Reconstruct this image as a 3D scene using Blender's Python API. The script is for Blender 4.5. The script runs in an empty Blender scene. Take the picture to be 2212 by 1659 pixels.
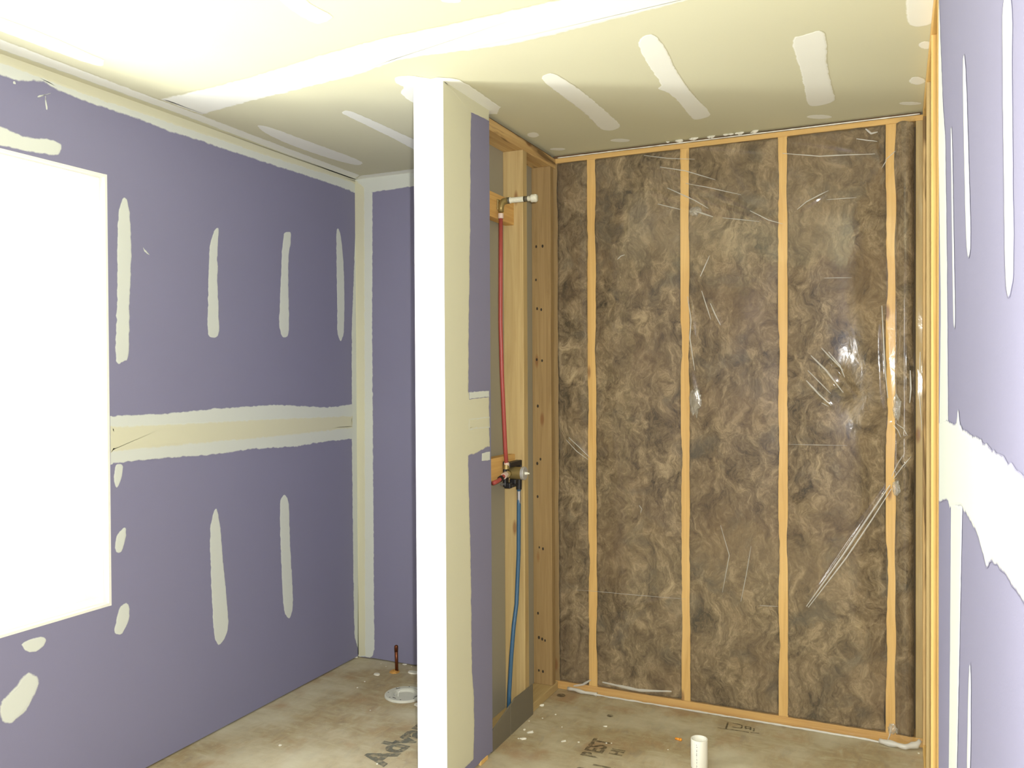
import bpy, bmesh, math, random
from mathutils import Vector, Matrix, noise
R = random.Random(7)
scn = bpy.context.scene
COL = scn.collection

# ------------------------------------------------------------------ camera
FPX, YAW, PITCH, ROLL, CAMH = 1806.13, 0.4312, -0.0113, -0.0052, 1.4431
_s, _c = math.sin(YAW), math.cos(YAW)
FW = Vector((-_s * math.cos(PITCH), _c * math.cos(PITCH), math.sin(PITCH)))
_r0 = Vector((_c, _s, 0)); _u0 = _r0.cross(FW)
RT = _r0 * math.cos(ROLL) + _u0 * math.sin(ROLL)
UP = -_r0 * math.sin(ROLL) + _u0 * math.cos(ROLL)
EYE = Vector((0, 0, CAMH))
cam_d = bpy.data.cameras.new('camera'); cam = bpy.data.objects.new('camera', cam_d); COL.objects.link(cam)
cam_d.sensor_width = 36.0; cam_d.lens = FPX / 2212 * 36; cam_d.clip_start = 0.02
m = Matrix((RT, UP, -FW)).transposed().to_4x4(); m.translation = EYE
cam.matrix_world = m
scn.camera = cam

# ------------------------------------------------------------------ view, world, lights
vs = scn.view_settings
scn.display_settings.display_device = 'sRGB'
vs.view_transform = 'Standard'; vs.look = 'None'; vs.exposure = 0.0; vs.gamma = 1.0; vs.use_curve_mapping = False
try:
    scn.cycles.use_denoising = True
    scn.cycles.max_bounces = 10; scn.cycles.diffuse_bounces = 5; scn.cycles.transparent_max_bounces = 24
    scn.cycles.sample_clamp_indirect = 8
except Exception: pass
w = bpy.data.worlds.new('overcast_sky'); scn.world = w; w.use_nodes = True
w.node_tree.nodes['Background'].inputs[0].default_value = (0.93, 0.96, 1.0, 1)
w.node_tree.nodes['Background'].inputs[1].default_value = 6.0

# planes of the room (metres): X to the right, Y away from the lens, Z up
CH = 2.44
XL, YB, YP, XP1, XP2, XR, YD = -2.5045, 3.5452, 2.4878, -1.5132, -1.3961, 0.0768, 2.8409
DW = 0.0127
XS, YS, XRS = XP2 - DW, YB + DW, XR + DW
YFRONT = -0.9
WY0, WY1, WZ0, WZ1 = 0.75, 2.070, 0.640, 2.148        # window opening in the left wall
YRE = 1.88                                            # where the right-hand drywall stops

def area(name, loc, direction, sx, sy, power, color):
    d = bpy.data.lights.new(name, 'AREA'); d.shape = 'RECTANGLE'; d.size = sx; d.size_y = sy; d.energy = power; d.color = color
    o = bpy.data.objects.new(name, d); COL.objects.link(o); o.location = loc
    o.rotation_euler = Vector(direction).to_track_quat('-Z', 'Y').to_euler()
    return o
# daylight through the window, and the sunlit ground outside throwing light up through it
area('window_daylight', (XL - 0.30, (WY0 + WY1) / 2, (WZ0 + WZ1) / 2 + 0.05), (1, 0, 0), 1.5, 1.30, 66, (0.94, 0.97, 1.0))
area('ground_bounce_daylight', (XL - 1.45, 1.00, 0.02), (0.75, 0.15, 1.0), 0.36, 0.8, 88, (1.0, 1.0, 0.93))
# the flash on the camera body, just above and right of the lens
fl = bpy.data.lights.new('camera_flash', 'POINT'); fl.energy = 290; fl.shadow_soft_size = 0.014; fl.color = (1.0, 0.985, 0.93)
flo = bpy.data.objects.new('camera_flash', fl); COL.objects.link(flo); flo.location = EYE + RT * 0.043 + UP * 0.045 + FW * 0.03

# ------------------------------------------------------------------ helpers
def ray(px, py): return FW + RT * ((px - 1106) / FPX) - UP * ((py - 829.5) / FPX)
def at(axis, v, px, py):
    """the point of the plane axis=v that the photograph shows at a pixel"""
    d = ray(px, py); i = 'XYZ'.index(axis); return EYE + d * ((v - EYE[i]) / d[i])

def lin(c):
    f = lambda x: x / 12.92 if x <= .04045 else ((x + .055) / 1.055) ** 2.4
    return tuple(f(x / 255) for x in c) + (1,)

class NT:
    def __init__(s, name):
        s.m = bpy.data.materials.new(name); s.m.use_nodes = True; s.t = s.m.node_tree; s.t.nodes.clear()
        s.out = s.n('ShaderNodeOutputMaterial')
    def n(s, kind, **kw):
        o = s.t.nodes.new(kind)
        for k, v in kw.items(): setattr(o, k, v)
        return o
    def l(s, a, b): s.t.links.new(a, b)
    def set(s, node, **kw):
        for k, v in kw.items():
            i = node.inputs[k.replace('_', ' ')]
            if hasattr(v, 'is_linked') or isinstance(v, bpy.types.NodeSocket): s.l(v, i)
            else: i.default_value = v
        return node
    def coords(s, scale=(1, 1, 1), rand=False, kind='Object'):
        tc = s.n('ShaderNodeTexCoord'); mp = s.n('ShaderNodeMapping'); s.l(tc.outputs[kind], mp.inputs['Vector'])
        mp.inputs['Scale'].default_value = scale
        if rand:
            oi = s.n('ShaderNodeObjectInfo'); mu = s.n('ShaderNodeMath', operation='MULTIPLY'); s.l(oi.outputs['Random'], mu.inputs[0]); mu.inputs[1].default_value = 37.0
            s.l(mu.outputs[0], mp.inputs['Location'])
        return mp.outputs['Vector']
    def noise(s, vec, scale, detail=3, rough=.55, dist=0.0):
        o = s.n('ShaderNodeTexNoise'); s.l(vec, o.inputs['Vector'])
        o.inputs['Scale'].default_value = scale; o.inputs['Detail'].default_value = detail
        o.inputs['Roughness'].default_value = rough; o.inputs['Distortion'].default_value = dist
        return o.outputs['Fac']
    def ramp(s, fac, stops):
        o = s.n('ShaderNodeValToRGB'); s.l(fac, o.inputs[0]); e = o.color_ramp.elements
        while len(e) < len(stops): e.new(.5)
        for q, (p, c) in zip(e, stops): q.position = p; q.color = c if isinstance(c, tuple) else (c, c, c, 1)
        return o.outputs[0]
    def mix(s, fac, a, b, blend='MIX'):
        o = s.n('ShaderNodeMix', data_type='RGBA', blend_type=blend)
        for i, v in ((0, fac), (6, a), (7, b)):
            if isinstance(v, bpy.types.NodeSocket): s.l(v, o.inputs[i])
            else: o.inputs[i].default_value = v
        return o.outputs[2]
    def math(s, op, a, b=0.0):
        o = s.n('ShaderNodeMath', operation=op)
        for i, v in ((0, a), (1, b)):
            if isinstance(v, bpy.types.NodeSocket): s.l(v, o.inputs[i])
            else: o.inputs[i].default_value = v
        return o.outputs[0]
    def bump(s, h, strength, dist=.002):
        o = s.n('ShaderNodeBump'); s.l(h, o.inputs['Height']); o.inputs['Strength'].default_value = strength; o.inputs['Distance'].default_value = dist
        return o.outputs[0]
    def bsdf(s, color, rough=.8, normal=None, metal=0.0, spec=.3):
        b = s.n('ShaderNodeBsdfPrincipled')
        if isinstance(color, bpy.types.NodeSocket): s.l(color, b.inputs['Base Color'])
        else: b.inputs['Base Color'].default_value = color
        if isinstance(rough, bpy.types.NodeSocket): s.l(rough, b.inputs['Roughness'])
        else: b.inputs['Roughness'].default_value = rough
        b.inputs['Metallic'].default_value = metal; b.inputs['Specular IOR Level'].default_value = spec
        if normal: s.l(normal, b.inputs['Normal'])
        s.l(b.outputs[0], s.out.inputs[0]); return b

PURPLE = (0.210, 0.205, 0.288, 1)
PAPER = (0.600, 0.588, 0.405, 1)
MUDW = (0.59, 0.62, 0.545, 1)
MUDC = (0.60, 0.59, 0.415, 1)
BACKP = (0.30, 0.275, 0.20, 1)

def m_board(name, col, var=.06):
    n = NT(name); v = n.coords()
    a = n.noise(v, 3.0, 4); b = n.noise(v, 420, 2)
    c = n.mix(n.math('MULTIPLY', a, var * 2), col, tuple(x * .75 for x in col[:3]) + (1,))
    c = n.mix(n.math('MULTIPLY', b, .16), c, tuple(min(1, x * 1.25) for x in col[:3]) + (1,))
    n.bsdf(c, .82, n.bump(b, .12, .001), spec=.25); return n.m
def m_mud(name, col, under):
    n = NT(name); v = n.coords()
    at_ = n.n('ShaderNodeAttribute', attribute_name='feather')
    a = n.noise(v, 55, 3); b = n.noise(v, 9, 3)
    f = n.math('ADD', at_.outputs['Fac'], n.math('MULTIPLY', n.math('SUBTRACT', a, .5), .9))
    f = n.ramp(f, [(.12, 0.0), (.55, 1.0)])
    c = n.mix(n.math('MULTIPLY', b, .22), col, tuple(x * .86 for x in col[:3]) + (1,))
    n.bsdf(n.mix(f, under, c), .75, n.bump(n.noise(v, 120, 3), .10, .001), spec=.3); return n.m
def m_wood(name, c1, c2, dark=.0, knots=True, stain=None):
    n = NT(name); v = n.coords((1, 1, 1), True)
    g = n.coords((26, 26, 1.1), True); g2 = n.coords((140, 140, 2.5), True)
    a = n.noise(g, 1.6, 5, .6, 1.2); b = n.noise(g2, 1.0, 3)
    c = n.ramp(a, [(.30, c2), (.62, c1)])
    c = n.mix(n.math('MULTIPLY', b, .35), c, tuple(x * .62 for x in c2[:3]) + (1,))
    if knots:
        kv = n.coords((11, 11, 3.4), True)
        vo = n.n('ShaderNodeTexVoronoi'); n.l(kv, vo.inputs['Vector']); vo.inputs['Scale'].default_value = 1.0
        k = n.ramp(vo.outputs['Distance'], [(.06, 1.0), (.13, 0.0)])
        c = n.mix(n.math('MULTIPLY', k, .75), c, (.20, .085, .028, 1))
    if stain:
        st = n.ramp(n.noise(n.coords((22, 22, 2.2), True), 1.0, 3, .6, .6), [(.52, 0.0), (.62, 1.0)])
        c = n.mix(n.math('MULTIPLY', st, .8), c, stain)
    n.bsdf(c, .68, n.bump(a, .15, .002), spec=.3); return n.m
def m_plain(name, col, rough=.6, metal=0.0, spec=.4, var=.1, scale=40):
    n = NT(name); v = n.coords(); a = n.noise(v, scale, 3)
    n.bsdf(n.mix(n.math('MULTIPLY', a, var * 2), col, tuple(x * .65 for x in col[:3]) + (1,)), rough, None, metal, spec); return n.m

M = {}
M['purple'] = m_board('purple_drywall_paper', PURPLE)
M['paper'] = m_board('ivory_ceiling_paper', PAPER)
M['back_paper'] = m_board('grey_brown_back_paper', BACKP)
M['mud'] = m_mud('white_joint_compound_on_purple', MUDW, PURPLE)
M['mud_c'] = m_mud('cream_joint_compound', MUDC, MUDW)
M['mud_cp'] = m_mud('cream_compound_on_purple', MUDC, PURPLE)
M['mud_ceil'] = m_mud('white_joint_compound_on_ceiling', (0.80, 0.81, 0.715, 1), PAPER)
M['mud_full'] = m_mud('white_joint_compound_full', (0.83, 0.83, 0.76, 1), (0.83, 0.83, 0.77, 1))
M['white_edge'] = m_plain('white_return_edge', (.80, .80, .70, 1), .7)
M['wood'] = m_wood('pine_framing', (.80, .53, .185, 1), (.66, .40, .12, 1))
M['wood_pale'] = m_wood('pale_spruce_framing', (.52, .39, .175, 1), (.41, .285, .115, 1))
M['wood_old'] = m_wood('brown_spruce_framing', (.37, .25, .105, 1), (.27, .175, .07, 1))
M['wood_orange'] = m_wood('orange_pine_framing', (.70, .44, .15, 1), (.56, .31, .09, 1))
M['wood_stain'] = m_wood('mould_stained_framing', (.66, .46, .20, 1), (.48, .30, .11, 1), stain=(.10, .055, .02, 1))
M['wood_shadow'] = m_wood('shadow_toned_framing', (.20, .11, .05, 1), (.08, .05, .025, 1), knots=False)  # dark colour paints the shadow in the gaps under the ceiling
M['red'] = m_plain('red_pex_plastic', (.33, .062, .048, 1), .42)
M['blue'] = m_plain('blue_pex_plastic', (.040, .105, .18, 1), .42)
M['black'] = m_plain('black_plastic', (.012, .011, .011, 1), .45)
M['brass'] = m_plain('dull_brass', (.30, .225, .085, 1), .45, .6)
M['chrome'] = m_plain('brushed_chrome', (.55, .55, .53, 1), .28, .85)
M['cap'] = m_plain('dull_grey_metal', (.46, .45, .42, 1), .42, .35)
M['dark_metal'] = m_plain('dark_pipe_dope', (.075, .065, .04, 1), .5)
M['copper'] = m_plain('tarnished_copper', (.20, .065, .026, 1), .36, .75, var=.35, scale=90)
M['pvc'] = m_plain('white_pvc', (.80, .79, .68, 1), .35, 0, .5, .03)
M['pvc_ink'] = m_plain('grey_pvc_ink', (.22, .22, .22, 1), .6)
M['crimp'] = m_plain('pale_crimp_ring', (.56, .44, .36, 1), .45)
M['paintwhite'] = m_plain('plaster_spattered_white', (.72, .70, .55, 1), .7, var=.5, scale=130)
M['tape_w'] = m_plain('white_thread_tape', (.75, .74, .62, 1), .6, var=.25, scale=160)
M['flange'] = m_plain('dusty_white_flange_plastic', (.58, .58, .48, 1), .55, var=.15)
M['orange'] = m_plain('orange_plastic', (.85, .34, .035, 1), .45)
M['crumb'] = m_plain('white_plaster_crumb', (.72, .70, .58, 1), .85)
M['grey_board'] = m_plain('grey_backer_board', (.168, .148, .098, 1), .85, var=.14, scale=18)
def m_vinyl():
    n = NT('white_vinyl'); b = n.bsdf((.92, .92, .90, 1), .4); t = n.n('ShaderNodeBsdfTranslucent'); t.inputs[0].default_value = (.9, .9, .87, 1)
    mx = n.n('ShaderNodeMixShader'); mx.inputs[0].default_value = .22; n.l(b.outputs[0], mx.inputs[1]); n.l(t.outputs[0], mx.inputs[2]); n.l(mx.outputs[0], n.out.inputs[0]); return n.m
M['vinyl'] = m_vinyl()  # translucent share makes the backlit frame glow, standing in for window glare
M['nail'] = m_plain('dark_nail_hole', (.03, .022, .012, 1), .8)
M['sheath'] = m_plain('dark_sheathing', (.12, .08, .045, 1), .9)
M['ground'] = m_plain('pale_ground', (.8, .8, .75, 1), .9)
M['sawdust'] = m_plain('orange_sawdust_foam', (.50, .26, .06, 1), .9)
def m_ink(name, col, amount):
    n = NT(name); v = n.coords(kind='Generated'); v = n.coords()
    a = n.ramp(n.math('ADD', n.noise(v, 45, 4), 0.0), [(.35, 0.0), (.60, 1.0)])
    b = n.n('ShaderNodeBsdfDiffuse'); b.inputs[0].default_value = col
    t = n.n('ShaderNodeBsdfTransparent'); mx = n.n('ShaderNodeMixShader')
    n.l(n.math('MULTIPLY', n.math('ADD', a, .35), amount), mx.inputs[0]); n.l(t.outputs[0], mx.inputs[1]); n.l(b.outputs[0], mx.inputs[2]); n.l(mx.outputs[0], n.out.inputs[0])
    return n.m
M['ink'] = m_ink('worn_grey_stamp_ink', (.17, .17, .135, 1), .62)
M['ink_faint'] = m_ink('faint_stamp_ink', (.12, .10, .065, 1), .45)
def m_floor():
    n = NT('strand_board_subfloor'); v = n.coords()
    st = n.coords((9, 34, 9)); st2 = n.coords((30, 10, 9))
    a = n.noise(st, 1.0, 5, .62, .8); b = n.noise(st2, 1.0, 5, .62, .8); big = n.noise(v, 2.6, 4, .6)
    c1 = n.ramp(a, [(.30, (.285, .205, .105, 1)), (.50, (.37, .295, .16, 1)), (.70, (.45, .385, .235, 1))])
    c2 = n.ramp(b, [(.32, (.27, .21, .125, 1)), (.55, (.37, .275, .14, 1)), (.72, (.42, .36, .22, 1))])
    c = n.mix(n.ramp(n.noise(v, 14, 3), [(.42, 0.0), (.58, 1.0)]), c1, c2)
    c = n.mix(n.ramp(big, [(.40, .08), (.66, .72)]), c, (.60, .57, .42, 1))     # plaster dust
    c = n.mix(n.ramp(n.noise(v, 5.0, 4), [(.56, 0.0), (.72, .45)]), c, (.34, .175, .075, 1))   # reddish strands
    c = n.mix(n.ramp(n.noise(v, 3.4, 5), [(.60, 0.0), (.76, .5)]), c, (.20, .175, .115, 1))   # grey dirt
    sp = n.ramp(n.noise(v, 150, 2), [(.66, 0.0), (.72, .6)])
    c = n.mix(sp, c, (.60, .55, .40, 1))
    n.bsdf(c, .8, n.bump(a, .25, .002), spec=.25); return n.m
M['floor'] = m_floor()
def m_insul():
    n = NT('brown_glass_wool'); v = n.coords()
    wq = n.n('ShaderNodeTexNoise'); n.l(v, wq.inputs['Vector']); wq.inputs['Scale'].default_value = 6.0; wq.inputs['Detail'].default_value = 3
    vm = n.n('ShaderNodeVectorMath', operation='SCALE'); n.l(wq.outputs['Color'], vm.inputs[0]); vm.inputs['Scale'].default_value = .20
    va = n.n('ShaderNodeVectorMath', operation='ADD'); n.l(v, va.inputs[0]); n.l(vm.outputs[0], va.inputs[1])
    mp = n.n('ShaderNodeMapping'); n.l(va.outputs[0], mp.inputs[0]); mp.inputs['Scale'].default_value = (1.0, 1.0, .55)
    big = n.noise(mp.outputs[0], 12, 5, .65, .9)
    fib = n.noise(mp.outputs[0], 44, 7, .80, 1.0)
    mp2 = n.n('ShaderNodeMapping'); n.l(va.outputs[0], mp2.inputs[0]); mp2.inputs['Scale'].default_value = (1.6, 1.6, .35)
    stre = n.noise(mp2.outputs[0], 60, 5, .7, 1.2)
    k = n.math('ADD', n.math('MULTIPLY', big, .50), n.math('ADD', n.math('MULTIPLY', fib, .34), n.math('MULTIPLY', stre, .16)))
    c = n.ramp(k, [(.385, (.045, .033, .018, 1)), (.455, (.135, .098, .052, 1)), (.525, (.235, .175, .098, 1)), (.63, (.46, .36, .215, 1))])
    c = n.mix(n.ramp(n.noise(v, 3.3, 3), [(.42, 0.0), (.66, .45)]), c, (.195, .128, .066, 1))
    c = n.mix(n.ramp(n.noise(va.outputs[0], 6.0, 3), [(.55, 0.0), (.72, .55)]), c, (.085, .083, .066, 1))
    n.bsdf(c, .95, n.bump(k, .7, .012), spec=.05); return n.m
M['insul'] = m_insul()
def m_film(name, haze, gloss_max, rough=.085):
    n = NT(name); v = n.coords()
    t = n.n('ShaderNodeBsdfTransparent'); t.inputs[0].default_value = (.985, .98, .955, 1)
    d = n.n('ShaderNodeBsdfDiffuse'); d.inputs[0].default_value = (.75, .74, .66, 1)
    g = n.n('ShaderNodeBsdfGlossy'); g.inputs['Roughness'].default_value = rough; g.inputs[0].default_value = (1, 1, 1, 1)
    nb = n.bump(n.noise(n.coords((1.5, 1, .8)), 16, 3, .5, .6), .14, .006)
    n.l(nb, g.inputs['Normal'])
    m1 = n.n('ShaderNodeMixShader'); m1.inputs[0].default_value = haze; n.l(t.outputs[0], m1.inputs[1]); n.l(d.outputs[0], m1.inputs[2])
    lw = n.n('ShaderNodeLayerWeight'); lw.inputs[0].default_value = .35
    fr = n.math('ADD', n.math('MULTIPLY', lw.outputs['Facing'], gloss_max), .032)
    m2 = n.n('ShaderNodeMixShader'); n.l(fr, m2.inputs[0]); n.l(m1.outputs[0], m2.inputs[1]); n.l(g.outputs[0], m2.inputs[2])
    n.l(m2.outputs[0], n.out.inputs[0]); return n.m
M['film'] = m_film('clear_polyethylene_film', .035, .22)
M['film_fold'] = m_film('folded_polyethylene_film', .55, .40, .22)  # haze raised so folds also carry painted bright streaks of flash glare
def m_glass():
    n = NT('window_glass'); t = n.n('ShaderNodeBsdfTransparent'); g = n.n('ShaderNodeBsdfGlossy'); g.inputs['Roughness'].default_value = .02
    lw = n.n('ShaderNodeLayerWeight'); lw.inputs[0].default_value = .5; f = n.math('ADD', n.math('MULTIPLY', n.math('POWER', lw.outputs['Facing'], 4.0), .35), .04); mx = n.n('ShaderNodeMixShader'); n.l(f, mx.inputs[0]); n.l(t.outputs[0], mx.inputs[1]); n.l(g.outputs[0], mx.inputs[2]); n.l(mx.outputs[0], n.out.inputs[0]); return n.m
M['glass'] = m_glass()

# ---- object helpers
def tag(o, label=None, cat=None, group=None, kind=None):
    if label: o['label'] = label
    if cat: o['category'] = cat
    if group: o['group'] = group
    if kind: o['kind'] = kind
    return o
def link(name, bm_or_me, mat, parent=None, loc=(0, 0, 0), rot=None, smooth=False):
    if isinstance(bm_or_me, bmesh.types.BMesh):
        me = bpy.data.meshes.new(name); bm_or_me.normal_update(); bm_or_me.to_mesh(me); bm_or_me.free()
    else: me = bm_or_me
    if mat and not me.materials: me.materials.append(mat)
    o = bpy.data.objects.new(name, me); COL.objects.link(o); o.location = loc
    if rot: o.rotation_euler = rot
    if parent:
        o.parent = parent
    if smooth:
        for p in me.polygons: p.use_smooth = True
    return o
def empty(name, loc, label, cat, group=None):
    o = bpy.data.objects.new(name, None); COL.objects.link(o); o.location = loc; o.empty_display_size = .05
    return tag(o, label, cat, group)
def bx(bm, x0, x1, y0, y1, z0, z1, bev=0.0):
    r = bmesh.ops.create_cube(bm, size=1.0)
    for v in r['verts']:
        v.co = Vector(((x0 + x1) / 2 + v.co.x * (x1 - x0), (y0 + y1) / 2 + v.co.y * (y1 - y0), (z0 + z1) / 2 + v.co.z * (z1 - z0)))
    if bev:
        es = {e for v in r['verts'] for e in v.link_edges}
        bmesh.ops.bevel(bm, geom=list(es), offset=bev, segments=2, affect='EDGES', profile=.5)
    return bm
def tube(bm, pts, r, seg=16, cap=True):
    """tube along a polyline; r is a number or one radius per point"""
    pts = [Vector(p) for p in pts]; rs = r if isinstance(r, (list, tuple)) else [r] * len(pts)
    rings = []; ref = None
    for i, p in enumerate(pts):
        t = (pts[min(i + 1, len(pts) - 1)] - pts[max(i - 1, 0)]).normalized()
        if ref is None: ref = Vector((0, 0, 1)) if abs(t.z) < .9 else Vector((1, 0, 0))
        a = (ref - t * ref.dot(t)).normalized(); b = t.cross(a); ref = a
        rings.append([bm.verts.new(p + (a * math.cos(2 * math.pi * k / seg) + b * math.sin(2 * math.pi * k / seg)) * rs[i]) for k in range(seg)])
    for q, s in zip(rings, rings[1:]):
        for k in range(seg): bm.faces.new((q[k], q[(k + 1) % seg], s[(k + 1) % seg], s[k]))
    if cap:
        bm.faces.new(rings[0][::-1]); bm.faces.new(rings[-1])
    return bm
def lathe(bm, prof, seg=40, axis='Z', c=(0, 0, 0)):
    """closed profile of (radius, height) turned about an axis"""
    c = Vector(c); rings = []
    for rr, h in prof:
        ring = []
        for k in range(seg):
            a = 2 * math.pi * k / seg; u, v = rr * math.cos(a), rr * math.sin(a)
            ring.append(bm.verts.new(c + (Vector((u, v, h)) if axis == 'Z' else Vector((h, u, v)) if axis == 'X' else Vector((v, h, u)))))
        rings.append(ring)
    for q, s in zip(rings, rings[1:] + rings[:1]):
        for k in range(seg): bm.faces.new((q[k], q[(k + 1) % seg], s[(k + 1) % seg], s[k]))
    bmesh.ops.recalc_face_normals(bm, faces=bm.faces[:]); return bm
def board(name, mat, axis, a0, a1, b0, b1, c0, c1, label, cat, group=None, parent=None, wob=.0):
    """a length of lumber running along axis; (a),(b),(c) are its X, Y and Z extents. Its own Z runs along the grain"""
    lo = Vector((a0, b0, c0)); hi = Vector((a1, b1, c1)); d = hi - lo; mid = (lo + hi) / 2
    i = 'XYZ'.index(axis); L = d[i]
    o2 = [k for k in range(3) if k != i]
    bm = bmesh.new()
    if i == 2: bx(bm, -d.x / 2, d.x / 2, -d.y / 2, d.y / 2, 0, L, .0022); rot = (0, 0, 0); loc = (mid.x, mid.y, lo.z)
    elif i == 1: bx(bm, -d.x / 2, d.x / 2, -d.z / 2, d.z / 2, 0, L, .0022); rot = (-math.pi / 2, 0, 0); loc = (mid.x, lo.y, mid.z)
    else: bx(bm, -d.z / 2, d.z / 2, -d.y / 2, d.y / 2, 0, L, .0022); rot = (0, math.pi / 2, 0); loc = (lo.x, mid.y, mid.z)
    o = link(name, bm, mat, parent, loc, rot)
    if not parent: tag(o, label, cat, group)
    return o

def at_corner(p): return p.z > CH - .014 and axis_now != 'Z' or abs(p.y - YB) < .014 and axis_now != 'Y' or abs(p.x - XL) < .014 and axis_now != 'X' or axis_now == 'X' and p.x > XL + .1 and abs(p.y - YP) < .010 or axis_now == 'X' and p.x < XL + .1 and abs(p.y - WY1) < .004
def snap(p):
    q = p.copy()                                       # bands of compound run right into the room's corners
    if axis_now != 'Z' and CH - q.z < .014: q.z = CH
    if axis_now != 'Y' and abs(q.y - YB) < .027 and q.x < XP2 - .01: q.y = YB
    if axis_now != 'X' and abs(q.x - XL) < .035: q.x = XL
    if axis_now == 'X' and abs(q.x - XP2) < .01 and q.y < YP + .02: q.y = YP + .0004
    if axis_now == 'X' and abs(q.x - XL) < .01 and WZ0 < q.z < WZ1 and q.y < WY1 + .006: q.y = WY1 + .0004
    return q
AX = {'X': (1, 2), 'Y': (0, 2), 'Z': (0, 1)}
def patch(name, axis, v, sign, px, mat, parent, jag=.0022, feather=.006, lift=None, thick=.0009, step=.010, label=None, clip=None):
    round_off = lift is None; lift = .0006 if round_off else lift
    """skim of compound lying on the plane axis=v, its outline read off the photograph; sign = which way the surface faces"""
    global axis_now; axis_now = axis
    P = [at(axis, v, *q) for q in px]
    if round_off:
        for _ in range(2):
            P = [v3 for p, q in zip(P, P[1:] + P[:1]) for v3 in (p.lerp(q, .22), p.lerp(q, .78))]
    P = [snap(p) for p in P]
    if clip: P = [clip(p) for p in P]
    ia, ib = AX[axis]
    seq = []
    for p, q in zip(P, P[1:] + P[:1]):
        n = max(1, int((q - p).length / step))
        for k in range(n): seq.append(p.lerp(q, k / n))
    out = []
    N = len(seq)
    sd = R.random() * 50
    for k, p in enumerate(seq):
        t = seq[(k + 1) % N] - seq[k - 1]
        nn = Vector((0, 0, 0)); nn[ia], nn[ib] = -t[ib], t[ia]
        if nn.length > 0: nn.normalize()
        s = p * 38 + Vector((sd, sd, sd)); s2 = p * 190 + Vector((sd, 0, 0))
        jg = 0 if at_corner(p) else jag
        out.append(p + nn * jg * (1.2 * noise.noise(s) + .9 * noise.noise(s2)))
    bm = bmesh.new()
    vs_ = []
    for p in out:
        q = p.copy(); q['XYZ'.index(axis)] = v + sign * lift; vs_.append(bm.verts.new(q))
    f = bm.faces.new(vs_); f.normal_update()
    n_ = Vector((0, 0, 0)); n_['XYZ'.index(axis)] = sign
    if f.normal.dot(n_) < 0: f.normal_flip()
    lay = bm.verts.layers.float.new('feather')
    bmesh.ops.triangulate(bm, faces=[f], ngon_method='EAR_CLIP')
    old = set(bm.verts)
    bmesh.ops.inset_region(bm, faces=bm.faces[:], thickness=feather, use_even_offset=False, use_boundary=True)
    for q in bm.verts:
        if q in old and any(e.is_boundary for e in q.link_edges) and not at_corner(q.co): q[lay] = 0.0
        else: q[lay] = 1.0; q.co += n_ * thick
    o = link(name, bm, mat, parent)
    if label: o['label'] = label
    return o

# ================================================================== the setting
def struct(name, bm, mat): return tag(link(name, bm, mat), kind='structure')

fb = bmesh.new(); bx(fb, XL - .2, .30, YFRONT - .1, YS + .2, -.02, 0)
floor = struct('floor', fb, M['floor'])
cb = bmesh.new(); bx(cb, XL - .2, .30, YFRONT - .1, YS + .2, CH, CH + .02)
ceiling = struct('ceiling', cb, M['paper'])

lb = bmesh.new(); x0 = XL - DW
bx(lb, x0, XL, YFRONT, WY0, .007, CH); bx(lb, x0, XL, WY1, YB + DW, .007, CH)
bx(lb, x0, XL, WY0, WY1, .007, WZ0); bx(lb, x0, XL, WY0, WY1, WZ1, CH)
wall_left = struct('wall_left', lb, M['purple'])
ob = bmesh.new(); x1 = XL - .155                      # framing depth behind the left drywall
bx(ob, x1, x0, YFRONT, WY0 - DW, 0, CH); bx(ob, x1, x0, WY1 + DW, YS + .16, 0, CH)
bx(ob, x1, x0, WY0 - DW, WY1 + DW, 0, WZ0 - DW); bx(ob, x1, x0, WY0 - DW, WY1 + DW, WZ1 + DW, CH)
link('outer_shell', ob, M['sheath'], wall_left)

bb = bmesh.new(); bx(bb, XL, XP1 + DW, YB, YB + DW, .007, CH)
wall_back = struct('wall_back', bb, M['purple'])
sb = bmesh.new(); bx(sb, XL, .30, YS + .10, YS + .12, 0, CH); link('outer_shell', sb, M['sheath'], wall_back)

pb = bmesh.new()
bx(pb, XP1, XP1 + DW, YP + .002, YB, .006, CH)
wall_part = struct('wall_partition', pb, M['back_paper'])
pp = bmesh.new(); bx(pp, XP1 - .0006, XP1, YP + .002, YB, .006, CH); link('purple_face', pp, M['purple'], wall_part)
pr_ = bmesh.new(); bx(pr_, XS, XP2, YP + .002, YD, .012, CH); link('purple_face', pr_, M['purple'], wall_part)
pe = bmesh.new(); bx(pe, XP1, XP2, YP, YP + DW, .006, CH, .0025); link('end_face', pe, M['mud_full'], wall_part)['label'] = 'white plastered end face of the partition'

rb = bmesh.new(); bx(rb, XR, XRS, YFRONT, YRE, .007, CH)
wall_right = struct('wall_right', rb, M['purple'])
r2 = bmesh.new(); bx(r2, XRS + .089, XRS + .101, YFRONT, YS + .2, 0, CH); link('far_sheet', r2, M['back_paper'], wall_right)
wf = bmesh.new(); bx(wf, XL, .30, YFRONT - .02, YFRONT, 0, CH)
struct('wall_front', wf, M['purple'])

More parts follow.
